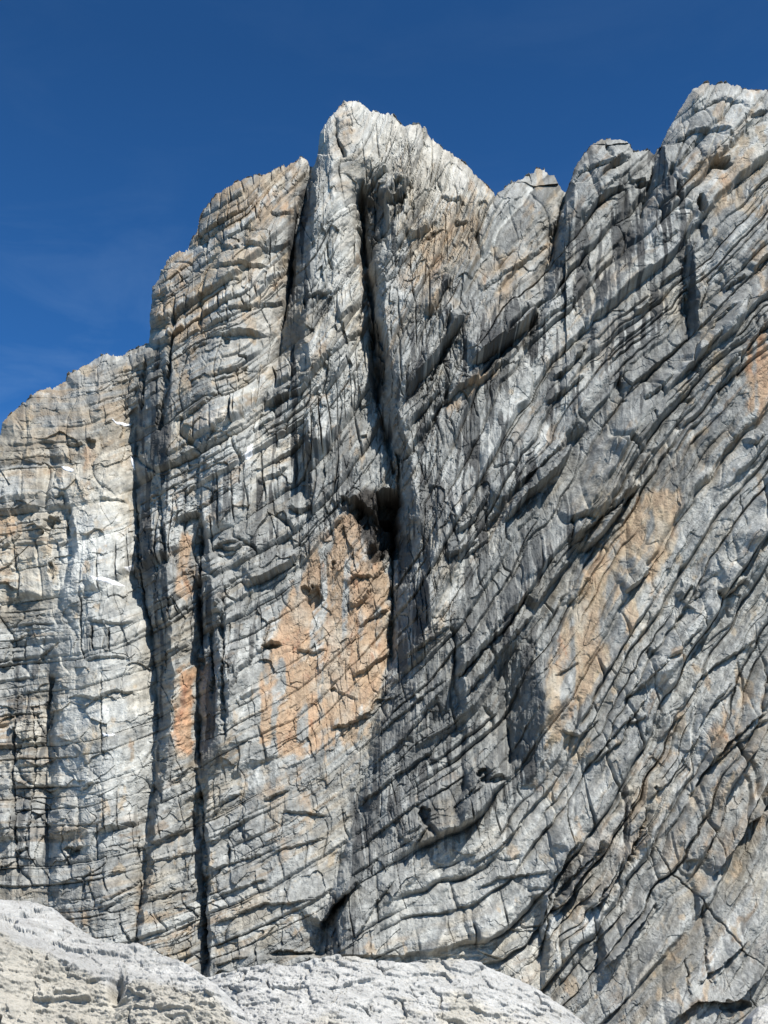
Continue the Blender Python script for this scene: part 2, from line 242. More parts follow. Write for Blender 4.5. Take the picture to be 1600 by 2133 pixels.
CRK += [(0, [(752, 395), (758, 480), (766, 560)], 9, 13), (0, [(768, 550), (780, 695), (788, 850)], 12, 14), (0, [(775, 640), (800, 720), (800, 800)], 6, 10), (0, [(760, 600), (745, 680)], 3, 6), (0, [(740, 460), (765, 540)], 5, 9), (0, [(790, 850), (812, 930), (820, 990)], 6, 10), (0, [(826, 930), (834, 1035)], 7, 8), (0, [(824, 1050), (817, 1200), (816, 1390)], 6, 7),
 (0, [(640, 395), (615, 450), (600, 600), (584, 700)], 6, 9), (0, [(416, 1240), (420, 1400)], 4, 6), (0, [(410, 1480), (414, 1600)], 4, 6), (0, [(418, 1640), (425, 1780)], 4, 5), (0, [(424, 1860), (430, 2030)], 5, 6), (0, [(302, 740), (292, 860)], 4, 5), (0, [(284, 1040), (290, 1200), (318, 1340)], 4, 5), (0, [(340, 760), (330, 900)], 3, 6), (0, [(330, 1000), (345, 1180)], 3, 7), (0, [(440, 1300), (445, 1450)], 4, 6), (0, [(462, 1240), (466, 1560)], 4, 7), (0, [(1178, 400), (1160, 460), (1150, 540)], 8, 8),
 (0, [(1366, 340), (1352, 400), (1335, 450)], 8, 9), (0, [(1130, 1990), (1160, 1870), (1250, 1760)], 6, 9), (0, [(1235, 1890), (1310, 1790), (1352, 1700)], 6, 10), (0, [(1000, 1112), (1100, 995), (1230, 880)], 7, 12), (0, [(1195, 1130), (1280, 1060), (1335, 1010)], 6, 8),
 (0, [(950, 1420), (1040, 1310), (1110, 1230)], 5, 9), (0, [(835, 960), (900, 880), (940, 800)], 6, 11), (0, [(690, 1900), (722, 1860)], 7, 9), (0, [(940, 640), (925, 720), (890, 800)], 5, 10)]
# hollows: crop, centre, radii in crop pixels, depth m
CAVE = [(5, 1010, 560, 75, 90, 20), (5, 1000, 700, 70, 110, 16), (5, 880, 640, 60, 70, 7), (5, 940, 860, 60, 50, 6), (5, 830, 580, 50, 45, 8), (5, 1060, 820, 40, 60, 9), (5, 760, 560, 30, 30, 4), (5, 580, 1120, 45, 70, 4.5), (5, 530, 1070, 30, 25, 3.5), (3, 1240, 580, 60, 30, 4), (3, 1110, 850, 28, 60, 6), (3, 720, 700, 50, 22, 3),
        (6, 1010, 1255, 30, 25, 3), (8, 1195, 430, 12, 12, 3), (5, 690, 1670, 18, 9, 2), (4, 570, 680, 30, 30, 3), (4, 330, 1180, 45, 40, 3), (4, 325, 1480, 20, 50, 2.5), (7, 340, 850, 30, 25, 3),
        (8, 1480, 1235, 50, 25, 5), (8, 550, 385, 25, 22, 4), (8, 325, 530, 22, 30, 4), (1, 500, 920, 25, 40, 3), (1, 1000, 1100, 45, 60, 3), (2, 240, 800, 80, 130, 6), (2, 380, 640, 50, 60, 5), (2, 890, 720, 25, 30, 2), (1, 640, 1530, 25, 20, 2), (5, 310, 1410, 50, 14, 3)]

# warm stains: (crop, polygon, strength, tone 0 tan .. 1 orange-red)
ORG = [
 (0, [(690, 1080), (740, 1050), (800, 1150), (818, 1190), (816, 1390), (800, 1440), (775, 1480), (768, 1540), (640, 1590), (520, 1560), (520, 1440), (560, 1340), (585, 1250), (640, 1150)], 1.0, .5),
 (0, [(362, 1385), (414, 1380), (408, 1580), (362, 1580)], 1.7, .75), (0, [(366, 1500), (408, 1500), (402, 1572), (366, 1572)], .9, 1.0), (0, [(372, 1120), (410, 1100), (404, 1200), (414, 1290), (370, 1230)], 1.3, .5),
 (0, [(1240, 1150), (1330, 1020), (1425, 1000), (1415, 1130), (1330, 1300), (1240, 1440), (1180, 1540), (1128, 1560), (1130, 1440), (1160, 1300), (1190, 1220)], .95, .15),
 (0, [(1548, 720), (1600, 670), (1640, 800), (1590, 880), (1550, 850)], 1.0, .6), (0, [(1095, 400), (1140, 420), (1135, 500), (1105, 520), (1090, 460)], .8, .3), (0, [(1475, 350), (1550, 320), (1540, 400), (1490, 430)], .8, .3),
 (0, [(155, 925), (205, 910), (212, 960), (170, 1000), (150, 975)], .95, .5), (0, [(-20, 1050), (50, 1060), (75, 1120), (20, 1130), (-20, 1120)], .8, .4), (0, [(-10, 1190), (25, 1190), (30, 1260), (0, 1270)], .7, .5), (0, [(575, 395), (610, 390), (620, 450), (580, 470)], .95, .6),
 (0, [(620, 630), (645, 650), (640, 700), (622, 690)], .8, .5), (0, [(920, 830), (1000, 770), (1070, 730), (1060, 770), (960, 850), (900, 900)], .8, .4), (0, [(700, 240), (735, 235), (725, 300), (708, 300)], .9, .3), (0, [(530, 1590), (640, 1580), (700, 1600), (650, 1760), (560, 1830), (530, 1700)], .5, .35),
 (0, [(1470, 1480), (1560, 1440), (1540, 1580), (1490, 1640)], .7, .3), (0, [(1130, 680), (1210, 640), (1210, 720), (1150, 760)], .55, .05), (0, [(850, 480), (980, 420), (960, 520), (900, 600), (850, 620)], .55, .25), (0, [(690, 880), (750, 880), (740, 960), (690, 1000)], .6, .35),
 (0, [(760, 560), (790, 640), (760, 700), (730, 700)], .5, .6), (0, [(800, 680), (830, 700), (830, 960), (815, 960)], .6, .5), (0, [(100, 1450), (140, 1470), (125, 1900), (80, 1900)], .55, .1), (0, [(330, 560), (480, 420), (560, 380), (600, 440), (480, 560), (460, 720), (330, 720)], .4, .2),
 (0, [(880, 620), (935, 600), (925, 650), (890, 680)], .7, .25), (0, [(820, 930), (845, 1000), (840, 1060), (815, 1040)], .8, .5), (0, [(1360, 1760), (1480, 1640), (1600, 1560), (1600, 1720), (1440, 1900)], .45, .15), (0, [(590, 560), (600, 640), (540, 620), (520, 580)], .5, .5),
 (0, [(340, 1720), (400, 1720), (400, 1790), (350, 1780)], .6, .35), (0, [(1000, 1380), (1060, 1400), (1020, 1440)], .5, .1), (0, [(690, 1900), (722, 1890), (715, 1960), (695, 1980)], .9, .5), (0, [(1390, 1600), (1460, 1560), (1450, 1650), (1400, 1660)], .4, .2),
 (0, [(1290, 1340), (1420, 1200), (1430, 1140), (1400, 1180), (1290, 1300)], .8, .4), (0, [(860, 1310), (940, 1270), (940, 1300), (870, 1350)], .6, .2), (0, [(1000, 1600), (1220, 1600), (1180, 1650), (1060, 1650)], .4, .25),
 (0, [(1200, 2000), (1240, 1960), (1230, 2040)], .4, .2), (0, [(1390, 1870), (1420, 1880), (1410, 1960)], .4, .3), (0, [(1240, 430), (1330, 400), (1250, 500)], .35, .15), (0, [(990, 560), (1100, 500), (1150, 540), (1000, 660)], .4, .15),
]
# zones (polygons): black water streaks, dark rock, pale rock
STREAK = [([(1180, 420), (1380, 320), (1480, 420), (1470, 700), (1300, 900), (1150, 900), (1100, 800)], .62), ([(1300, 1000), (1440, 900), (1440, 1100), (1380, 1000)], .7), ([(860, 620), (960, 560), (930, 760), (850, 860)], .8), ([(380, 980), (520, 960), (540, 1160), (400, 1120)], .5),
          ([(830, 900), (1000, 820), (1200, 1060), (1200, 1180), (1060, 1280), (1150, 1300), (1140, 1600), (960, 1760), (720, 1860), (740, 1650), (820, 1400)], 1.0),
          ([(820, 960), (900, 900), (960, 1000), (920, 1280), (960, 1500), (1150, 1350), (1140, 1590), (1050, 1600), (900, 1560), (830, 1400)], 1.0),
          ([(285, 720), (355, 720), (350, 1000), (356, 1300), (345, 1600), (320, 1600), (315, 1300), (275, 1200)], 1.0),
          ([(412, 1080), (470, 1280), (480, 1500), (440, 1620), (412, 1600)], 1.0), ([(610, 380), (655, 380), (650, 560), (640, 830), (570, 900), (590, 600)], .9),
          ([(520, 900), (660, 820), (740, 960), (740, 1080), (600, 1180), (500, 1150), (480, 950)], .6), ([(750, 380), (860, 380), (900, 620), (880, 950), (780, 900)], .6),
          ([(160, 1300), (290, 1310), (290, 1370), (160, 1360)], .8), ([(1330, 300), (1410, 300), (1420, 480), (1250, 700), (1200, 640)], .8), ([(930, 650), (1150, 560), (1200, 700), (1000, 850), (900, 900)], .7),
          ([(660, 1880), (740, 1860), (740, 2000), (660, 2000)], .8), ([(20, 1380), (110, 1380), (110, 1880), (20, 1880)], .5), ([(1130, 1850), (1300, 1620), (1370, 1700), (1250, 1900)], .6), ([(490, 1150), (600, 1180), (520, 1400), (480, 1500)], .4)]
PALE = [([(130, 1000), (280, 980), (310, 1350), (330, 1420), (300, 1700), (130, 1700), (100, 1300)], .8), ([(420, 500), (560, 480), (600, 700), (560, 950), (440, 950), (430, 700)], .7),
        ([(650, 190), (850, 210), (1030, 400), (960, 420), (840, 340), (740, 640), (650, 600)], .85), ([(880, 260), (1040, 400), (1000, 440), (850, 360)], 1.0), ([(1400, 180), (1600, 180), (1600, 420), (1560, 300), (1400, 260)], .6),
        ([(760, 1760), (1200, 1640), (1130, 2050), (760, 2050)], .5), ([(1300, 1200), (1600, 820), (1600, 1150), (1300, 1500)], .5), ([(880, 920), (960, 930), (960, 1140), (880, 1200)], .4)]

# ------------------------------------------------------------------ the mountain surface
def inside(px, py, poly):
    """soft polygon membership: signed distance in px (positive inside)"""
    ins = np.zeros(px.shape, bool); dm = np.full(px.shape, 1e9, f32)
    n = len(poly)
    for i in range(n):
        x0, y0 = poly[i]; x1, y1 = poly[(i+1) % n]
        cond = (y0 > py) != (y1 > py)
        with np.errstate(divide='ignore', invalid='ignore'):
            xc = (x1-x0)*(py-y0)/(y1-y0 if y1 != y0 else 1e-6)+x0
        ins ^= cond & (px < xc)
        ex, ey = x1-x0, y1-y0
        t = np.clip(((px-x0)*ex+(py-y0)*ey)/(ex*ex+ey*ey+1e-9), 0, 1)
        dm = np.minimum(dm, (px-x0-t*ex)**2+(py-y0-t*ey)**2)
    return np.where(ins, 1, -1)*np.sqrt(dm)

def window(gx, gy, pts, pad):
    xs = [p[0] for p in pts]; ys = [p[1] for p in pts]
    i0 = np.searchsorted(gy, min(ys)-pad); i1 = np.searchsorted(gy, max(ys)+pad)
    j0 = np.searchsorted(gx, min(xs)-pad); j1 = np.searchsorted(gx, max(xs)+pad)
    return slice(i0, i1), slice(j0, j1)

def pline(px, py, pts):
    """distance, side (+ = above-left of the direction of travel) and 0..1 position along a polyline"""
    best = np.full(px.shape, 1e12, f32); side = np.zeros(px.shape, f32); along = np.zeros(px.shape, f32)
    L = [0]
    for a, b in zip(pts[:-1], pts[1:]): L.append(L[-1]+math.hypot(b[0]-a[0], b[1]-a[1]))
    for i, (a, b) in enumerate(zip(pts[:-1], pts[1:])):
        ex, ey = b[0]-a[0], b[1]-a[1]; l2 = ex*ex+ey*ey
        t = ((px-a[0])*ex+(py-a[1])*ey)/l2
        tc = np.clip(t, 0, 1)
        d = (px-a[0]-tc*ex)**2+(py-a[1]-tc*ey)**2
        m = d < best
        best = np.where(m, d, best)
        side = np.where(m, (px-a[0])*ey-(py-a[1])*ex, side)
        along = np.where(m, (L[i]+tc*(L[i+1]-L[i]))/L[-1], along)
    return np.sqrt(best), np.sign(side), along

gx = np.arange(-170, 1775, STEP).astype(f32)
gy = np.arange(100, 2345, STEP).astype(f32)
PX, PY0 = np.meshgrid(gx, gy)
H, W_ = PX.shape
skyc = np.interp(gx, SKX, SKYY).astype(f32)
kx = gx/13+.6*vnoise(gx/9, gx*0, 1)
skyc = skyc + 8.0*(hsh(np.floor(kx), np.floor(kx)*0, 2)-.5)*sstep(0, .25, np.minimum(kx % 1, 1-kx % 1)) + 3.0*fbm(gx/9, gx*0+3, 3, .6, 2) + 1.5*vnoise(gx/2.6, gx*0, 3)
SK = np.broadcast_to(skyc, PX.shape)
over = np.maximum(SK-PY0, 0)                     # survey units above the skyline: these rows run down the far side
PY = np.maximum(PY0, SK)

# distance from the skyline for the rounding of the crests
e = np.full(PX.shape, 200., f32)
near = (PY0-SK < 220)
ex_, ey_ = PX[near], PY[near]
best = np.full(ex_.shape, 1e9, f32)
for i in range(len(SKX)-1):
    x0, y0, x1, y1 = SKX[i], SKYY[i], SKX[i+1], SKYY[i+1]
    ax, ay = x1-x0, y1-y0
    t = np.clip(((ex_-x0)*ax+(ey_-y0)*ay)/(ax*ax+ay*ay), 0, 1)
    best = np.minimum(best, (ex_-x0-t*ax)**2+(ey_-y0-t*ay)**2)
e[near] = np.minimum(np.sqrt(best), 200)

# large relief in metres towards the camera
warpx = PX+11*fbm(PX/60, PY/60, 4, .6, 1)+2.0*fbm(PX/14, PY/14, 3, .6, 2)
warpy = PY+6*fbm(PX/60+9, PY/60, 3, .5, 3)+2.0*fbm(PX/14+5, PY/14, 3, .6, 4)
M = np.zeros(PX.shape, f32)
M += -22*(1-sstep(-100, 520, PX))*(1-0.45*sstep(1100, 1900, PY))
M += 10*np.exp(-((PX-215)/85)**2)*sstep(900, 1200, PY)
M += 12*np.exp(-((PX-500-(PY-600)*-0.12)/85)**2)*(1-sstep(900, 1150, PY))
M += 8*np.exp(-((PX-705)/55)**2)*(1-sstep(700, 950, PY))
M += -4*np.exp(-((PX-670)/110)**2-((PY-1420)/170)**2)
M += 5*np.exp(-((PX-560)/100)**2-((PY-1850)/300)**2)
M += 14*sstep(900, 1700, PX+0.35*(PY-1000))
M += 9*sstep(1350, 1650, PX)*(1-sstep(900, 1400, PY))
M += 10*sstep(0, 260, (PX*0.75+PY-2900)*0.8)
M += 3.0*fbm(PX/170, PY/170, 2, .5, 5)
M += -0.010*np.maximum(0, 900-PY)*(PX > 820)*sstep(820, 900, PX)*(PX < 1180)
M += -5*sstep(0, 1, (1040-PX)/40)*sstep(0, 1, (PX-860)/30)*(1-sstep(300, 420, PY))
for pts, wl, wr in CORN:
    ys = [p[0] for p in pts]
    x_ = np.interp(warpy, ys, [p[1] for p in pts]); wd = np.interp(PY, ys, [p[2] for p in pts]); h = (2.0+.9*fbm(PX/90, PY/75, 3, .6, 2))*np.interp(PY, ys, [p[3] for p in pts])
    h = h*(PY > ys[0])*(1-sstep(ys[-1]-2, ys[-1]+4, PY))
    d = (warpx-x_).astype(f32)
    h2 = h*0.45; h1 = h*0.6
    f = np.where(d < 0, -h1*np.exp(np.minimum(d, 0)/wl), np.where(d < wd, -h1+(h1+h2)*np.power(np.clip(d/wd, 0, 1), 0.85), h2*np.exp(-np.maximum(d-wd, 0)/wr)))
    M += f.astype(f32)
M += (1-sstep(760, 900, PX))*(4.6*(ridged(warpx/95+.35*fbm(PX/300, PY/500, 2, .5, 0), PY/800, 2, .5, 1)-.4)+.8*(ridged(warpx/34, PY/70, 2, .5, 4)-.4))*(1-.6*np.exp(-((PX-660)/130)**2-((PY-1450)/280)**2))
# slanting ribs and troughs of the right side, steeper than the beds
rz = sstep(800, 980, PX+.15*(PY-1100))
dr = (warpx*math.sin(1.0)+warpy*math.cos(1.0))
M += rz*(4.5*(ridged(dr/105+.5*fbm(PX/260, PY/260, 2, .5, 1), (PY*.84-PX*.54)/620, 2, .5, 3)-.4)+2.2*(ridged(dr/44, (PY*.84-PX*.54)/300, 2, .5, 5)-.4))
# rounding of crests
R = 95.0
q = np.clip(1-e/R, 0, 1)
M -= (1-np.sqrt(np.maximum(1-q*q*0.97, 0)))*16
depth_back = over*0.5

# metres on the wall for all finer features
dyr = math.cos(PITCH)-((1066.5-PY)/F)*math.sin(PITCH)
dzr = math.sin(PITCH)+((1066.5-PY)/F)*math.cos(PITCH)
dxr = (PX-800)/F
KL, Y0 = 0.22, 400.0
t = (Y0+KL*CAMZ-M)/(dyr-KL*dzr)
X = (t*dxr).astype(f32); Y = (t*dyr).astype(f32); Z = (CAMZ+t*dzr).astype(f32)
# the far side of the crests
Y += depth_back*1.2; Z -= over*0.10

# ---- bedding: nearly level on the left, climbing to the right across the fold
fx = np.array([-400, 150, 400, 620, 800, 950, 1150, 1400, 1800]); fs = np.array([.02, .10, .36, .48, .78, 1.0, 1.12, 1.15, 1.1])
xx = np.arange(-500, 1900, 5.); sl = np.interp(xx, fx, fs); fcum = np.cumsum(sl*5)
XF = PX-.2*(np.maximum(PY, 750)-1200)*sstep(780, 1060, PX)-80*sstep(1020, 560, PY)*sstep(800, 500, PX)-60*sstep(700, 350, PY)*sstep(680, 760, PX)*sstep(1020, 900, PX)*sstep(150, 420, PX)
slx = np.interp(XF, fx, fs).astype(f32)
zc = (2133-PY)*0.155; xc = PX*0.155
fold = np.interp(XF, xx, fcum).astype(f32)*0.155
# towers carry arched beds
arch = -6*np.exp(-((PX-500)/95)**2)*(1-sstep(800, 950, PY))*((PX-500)/95)**2
steep = 0.10*sstep(900, 1500, PX)*np.sin(PY/260.)*(PX-900)*0.155
cosb = 1/np.sqrt(1+slx*slx)
s = (zc-fold+steep+arch)*cosb
s = s+1.8*fbm(xc/26, zc/26, 3, .5, 1)+0.5*fbm(xc/6, zc/6, 3, .55, 3)
l = xc*(1/cosb)*0.8+0.30*zc*slx+1.0*fbm(xc/9, zc/9, 3, .5, 4)

# zone weights
def zone(lst, soft, wob=16):
    out = np.zeros(PX.shape, f32)
    wx = PX+wob*fbm(PX/45, PY/45, 4, .6, 2); wy = PY+wob*fbm(PX/45+31, PY/45, 4, .6, 5)
    for poly, st in lst:
        a, b = window(gx, gy, poly, soft+wob*1.5)
        d = inside(wx[a, b], wy[a, b], poly)
        out[a, b] = np.maximum(out[a, b], st*sstep(-soft, soft, d))
    return out
zs = zone(STREAK, 22); zp = zone(PALE, 30)
orange = np.zeros(PX.shape, f32); otone = np.zeros(PX.shape, f32)
wx = PX+12*fbm(PX/30, PY/50, 4, .6, 2); wy = PY+14*fbm(PX/30+31, PY/60, 4, .6, 5)
for c, poly, st, tn in ORG:
    poly = S_(c, poly)
    a, b = window(gx, gy, poly, 40)
    v = st*sstep(-16, 24, inside(wx[a, b], wy[a, b], poly))
    m = v > orange[a, b]
    otone[a, b] = np.where(v > 0.02, otone[a, b]*(1-v)+tn*v, otone[a, b])
    orange[a, b] = np.maximum(orange[a, b], v)
rightz = sstep(780, 1000, PX+0.1*(PY-1200))
facez = np.exp(-((PX-620)/200)**2-((PY-1650)/330)**2)           # the smoother wall low in the middle
smooth = np.clip(facez+0.8*sstep(.3, 1, orange), 0, 0.85)
slabz = sstep(-40, 120, (PX*0.75+PY-2950))*0.5
calm = np.clip(.3*np.exp(-((PX-740)/90)**2-((PY-290)/110)**2)+.75*zp*(PX < 380)+.45*(1-sstep(230, 300, PX))*(1-sstep(900, 1050, PY)), 0, .6)
towerz = sstep(300, 345, PX)*(1-sstep(590, 640, PX))*(1-sstep(820, 960, PY))
amp = (1-0.6*smooth)*(1-1.35*slabz)*(1-calm)

s = s+rightz*1.6*fbm(xc/11, zc/11, 3, .5, 0)
b1, tone1, r1 = beds(s, l, 7.4, 15.0, 0, 11, under=.12, edge=.10, soft=.45, crev=.30, deep=.5)
b1r, t1r, _ = beds(s, l+3*fbm(xc/14, zc/14, 2, .5, 5), 8.6, 34.0, 4, 21, under=.16, edge=.07, soft=.5, crev=.42, deep=.34, jc=.25)
b1 = b1*(1-rightz)+b1r*rightz; tone1 = tone1*(1-rightz)+t1r*rightz
b2, tone2, r2 = beds(s+0.3, l, 3.9, 6.5, 1, 12, under=.15, edge=.10, soft=.35, crev=.25, deep=.35)
b2r, _, r2r = beds(s*1.0-0.4, l*1.0+2*fbm(xc/9, zc/9, 2, .5, 5), 4.6, 15.0, 2, 13, under=.16, edge=.07, soft=.5, crev=.28, deep=.28, jc=.3)
b3, tone3, r3 = beds(s*1.02+.1*fbm(xc/1.7, zc/1.7, 3, .5, 2), l, 1.05, 2.6, 3, 14, under=.18, edge=.10, soft=.5)
b2 = b2*(1-rightz)+b2r*rightz
D = np.zeros(PX.shape, f32)
D += amp*(b1-.45)*(3.0+4.4*rightz)
patch = .2+.15*rightz+1.05*sstep(-.25, .35, fbm((xc*.8+zc*.6)/16, (zc*.8-xc*.6)/10, 3, .5, 4))
broken = .25+1.1*sstep(-.25, .4, fbm(xc/13+9, zc/13, 3, .55, 0))
D += amp*patch*(b2-.35)*(2.2+2.3*rightz+2.2*towerz*(.3+.7*sstep(0, .25, np.minimum(np.abs((l/3.6+r2*3) % 1-.5)*2, 1))))
D += amp*(b3-.35)*0.36*(1-.6*towerz)*broken*(1-.4*rightz)*(0.5+0.7*sstep(-.3, .4, fbm(xc/8+4, zc/8, 3, .5, 1)))
# steep joints that cut the beds
ca, sa = math.cos(.22), math.sin(.22)
fa, ga = facets(l/(7.0+5*rightz)+.25*fbm(xc/5, zc/5, 3, .5, 2), s/(8.0-3.0*rightz)+.2*fbm(xc/6, zc/6, 3, .5, 3), 0)
fb, gb = facets(l/3.2+.15*fbm(xc/2, zc/2, 2, .5, 0), s/1.9, 2)
fc, gc = facets(l/0.95, s/0.62, 3)
D += (1-.55*smooth)*(1-.6*calm)*(1-.5*towerz)*(fa*(1.9-1.2*rightz)+(1-.45*rightz)*(fb*.66+fc*.2)*broken)
D -= .45*(1-smooth)*np.exp(-(ga/.03)**2)*sstep(.1, .5, fbm(xc/18, zc/18, 2, .5, 3))
# water-worn flutes running straight down
flx = xc+1.2*fbm(xc/12, zc/20, 3, .5, 1)+.15*fbm(xc/1.5, zc/3, 2, .5, 2)
fl = ridged(flx/2.3, zc/26, 3, .55, 4); fl2 = ridged(flx/.85, zc/11, 2, .5, 1)
fam = .12+.88*np.maximum(zs, .0)
D += 1.1*np.clip(zs-.75, 0, .25)*4*(ridged(flx/3.4+.3*fbm(xc/6, zc/9, 3, .5, 0), zc/13, 3, .6, 3)-.35)
D += fam*((fl-.35)*.95+(fl2-.4)*.2)
# general roughness
D += 1.5*fbm(xc/11, zc/15, 4, .55, 2)*(1-.4*smooth)+.34*fbm(xc/2.2, zc/2.2, 5, .6, 4)
D += .20*ridged(xc/1.3, zc/1.0, 3, .6, 0)

# surveyed lips, cracks and hollows
wX = PX+5.5*fbm(PX/24, PY/24, 4, .62, 1)+1.2*vnoise(PX/5, PY/5, 2); wY = PY+5.5*fbm(PX/24+7, PY/24, 4, .62, 3)+1.2*vnoise(PX/5, PY/5+50, 4)
for c, pts, h, reach in LIP:
    pts = S_(c, pts)
    if h < 0: pts = pts[::-1]; h = -h
    if h >= 3: h *= 1.3; reach *= 1.35
    a, b = window(gx, gy, pts, reach*3)
    d, sd, al = pline(wX[a, b], wY[a, b], pts)
    tap = sstep(-.02, .16, al)*(1-sstep(.84, 1.02, al))
    f = np.where(sd > 0, np.exp(-d/reach)*sstep(0, 5, d), -0.45*np.exp(-(d/(reach*.4))))
    D[a, b] += (h*tap*f*1.2).astype(f32)
for c, pts, h, wd in CRK:
    pts = S_(c, pts)
    a, b = window(gx, gy, pts, wd*4)
    d, sd, al = pline(wX[a, b], wY[a, b], pts)
    wv = wd*(.62+.38*np.sin(al*9+wd)+.3*fbm(PX[a, b]/9, PY[a, b]/14, 3, .6, 2))*.8
    tap = sstep(-.02, .12, al)*(1-sstep(.86, 1.02, al))
    D[a, b] -= (h*tap*np.exp(-(d/np.maximum(wv, 1.6))**2)).astype(f32)
for c, cx, cy, rx, ry, h in CAVE:
    (cx, cy), k = S_(c, [(cx, cy)])[0], C[c][2]
    rx *= k; ry *= k
    a, b = window(gx, gy, [(cx-rx*2, cy-ry*2), (cx+rx*2, cy+ry*2)], 0)
    xw = wX[a, b]+.35*rx*fbm(PX[a, b]/(rx*.8), PY[a, b]/(rx*.8), 3, .6, 1); yw = wY[a, b]+.35*ry*fbm(PX[a, b]/(rx*.8)+9, PY[a, b]/(rx*.8), 3, .6, 3)
    rr = np.sqrt(((xw-cx)/rx)**2+((yw-cy)/ry)**2)
    D[a, b] -= (h*(1-sstep(.75, 1.15, rr))).astype(f32)
D -= 0.5
fade = 1-.45*sstep(-1, 1, (R*.25-e)/(R*.25))
D *= fade
Y = Y-D
Z = Z-0.15*D

# ------------------------------------------------------------------ albedo of the rock (with shade painted into the deep hollows)
def mixc(a, b, m): return a+(b-a)*m[..., None]
n1 = fbm(xc/16, zc/22, 4, .55, 3); n2 = fbm(xc/5, zc/7, 4, .6, 1); n3 = fbm(xc/1.3, zc/2.0, 4, .65, 2); n4 = fbm(s/1.3, l/18, 3, .55, 4)
col = np.empty(PX.shape+(3,), f32); col[...] = (.245, .245, .240)
warm = sstep(-.15, .45, n1+.5*n4+.35*(1-sstep(0, 600, PX))+.25*sstep(1300, 700, PY)*(1-rightz)-.15)
col = mixc(col, np.array((.268, .240, .200), f32), np.clip(warm, 0, 1)*.75)
brown = sstep(.18, .5, n2*.8+n4*.7+.34*towerz)*(.25+.55*sstep(.4, .9, tone2))
col = mixc(col, np.array((.20, .145, .10), f32), brown*.75)
# bed by bed and block by block differences
col *= (1+.24*(tone1-.5)+.22*(tone2-.5)+.14*(tone3-.5)+.12*(r2-.5)+.10*(r3-.5))[..., None]
col *= (1+.30*n3+.12*n2)[..., None]
col = mixc(col, np.array((.37, .368, .355), f32)*(1+.18*n3)[..., None], np.clip(zp*(.5+.7*n2+.3*n4), 0, 1)*.8)
lum = col.mean(-1, keepdims=True); col = col*np.power(np.clip(lum/.235, .3, 3), .8)
white = sstep(.42, .75, fbm(xc/3.2, zc/2.4, 5, .62, 5))
col = mixc(col, np.array((.46, .455, .435), f32), white*.55*(1-zs))
ruddy = zone([([(310, 620), (335, 540), (400, 470), (430, 420), (500, 370), (640, 335), (620, 480), (540, 480), (450, 560), (420, 740), (340, 740)], .75), ([(20, 860), (180, 760), (290, 740), (270, 900), (100, 960), (60, 1150), (0, 1150)], .4), ([(840, 440), (990, 420), (1000, 520), (880, 660), (840, 600)], .7), ([(690, 230), (735, 230), (730, 400), (700, 380)], .6), ([(1450, 320), (1560, 300), (1560, 440), (1470, 450)], .7), ([(1000, 540), (1150, 430), (1160, 540), (990, 700)], .5), ([(1150, 1760), (1330, 1650), (1330, 1760), (1200, 1900)], .5), ([(1380, 1720), (1600, 1500), (1600, 1700), (1420, 1860)], .5)], 25, 30)
col = mixc(col, np.array((.285, .215, .15), f32)*(1+.3*n3+.2*(tone2-.5))[..., None], np.clip(ruddy*sstep(-.45, .35, n2+.6*n4), 0, 1)*.85)
# warm stained scars
ov = fbm(xc/2.6, zc/6, 4, .6, 0); ov2 = fbm(xc/7, zc/9, 3, .5, 2)
oc = mixc(np.broadcast_to(np.array((.33, .265, .19), f32), col.shape), np.array((.415, .24, .145), f32), np.clip(otone+.45*ov, 0, 1))
oc = mixc(oc, np.array((.37, .335, .285), f32), sstep(.05, .6, ov2)*.7)
oc = mixc(oc, np.array((.29, .105, .05), f32), sstep(.35, .7, ov+otone*.35-.1)*.6)
up = sstep(1340, 1180, PY)*(PX > 600)*(PX < 830)
oc = mixc(oc, np.array((.25, .185, .13), f32), np.clip(sstep(-.1, .5, n2+.5*ov+.5*up)*.75, 0, 1))
oc = oc*(1+.35*n3+.2*n2)[..., None]
strip = vnoise(flx/2.6, zc/16, 2)
om = sstep(.28, .85, orange+.55*ov+.34*ov2+.35*n4-.6*sstep(.0, .6, strip+.45*ov))*np.clip(orange*1.5, 0, 1)*.92
col = mixc(col, oc, om)
small = sstep(.34, .55, fbm(xc/4.5+40, zc/7.5, 4, .55, 0)+.20*towerz+.12*(1-sstep(200, 420, PX))*(1-sstep(1000, 1250, PY))+.16*np.exp(-((PX-860)/110)**2-((PY-520)/110)**2)+.14*sstep(1420, 1550, PX)*(1-sstep(700, 900, PY))+.1*n4)*.65*(1-.8*zs)
col = mixc(col, oc, small*(1-om))
# black water streaks: long, vertical, sharp sided
st1 = vnoise(flx/1.5, zc/17, 1)*.62+vnoise(flx/.6, zc/9, 3)*.33+.35*fbm(xc/7, zc/14, 3, .5, 5)
st = sstep(.13, .24, st1+.12*zs-.27*(1-zs))*np.clip(.25+zs, 0, 1)*(1-.85*om)*(1-.6*zp)*(.5+.5*sstep(.3, .45, tone1*.6+tone2*.4+.25*n2))
col = mixc(col, np.array((.042, .042, .044), f32), np.clip(st, 0, .9))
gs = zs*.5*(1-om)*sstep(-.4, .4, n2)
col = mixc(col, np.array((.15, .157, .16), f32), gs)
hollow_shade = zone([([(762, 1015), (835, 1020), (838, 1120), (812, 1160), (770, 1170), (742, 1080), (735, 1040)], 1.0), ([(768, 640), (800, 700), (800, 830), (782, 820)], .7), ([(750, 400), (800, 400), (790, 520), (755, 540)], .7), ([(688, 1880), (725, 1860), (718, 1890), (690, 1910)], .9)], 10, 10)
col = mixc(col, np.array((.035, .03, .027), f32), hollow_shade*.92)  # near-black paint standing in for shade inside cave, chimney and low overhang
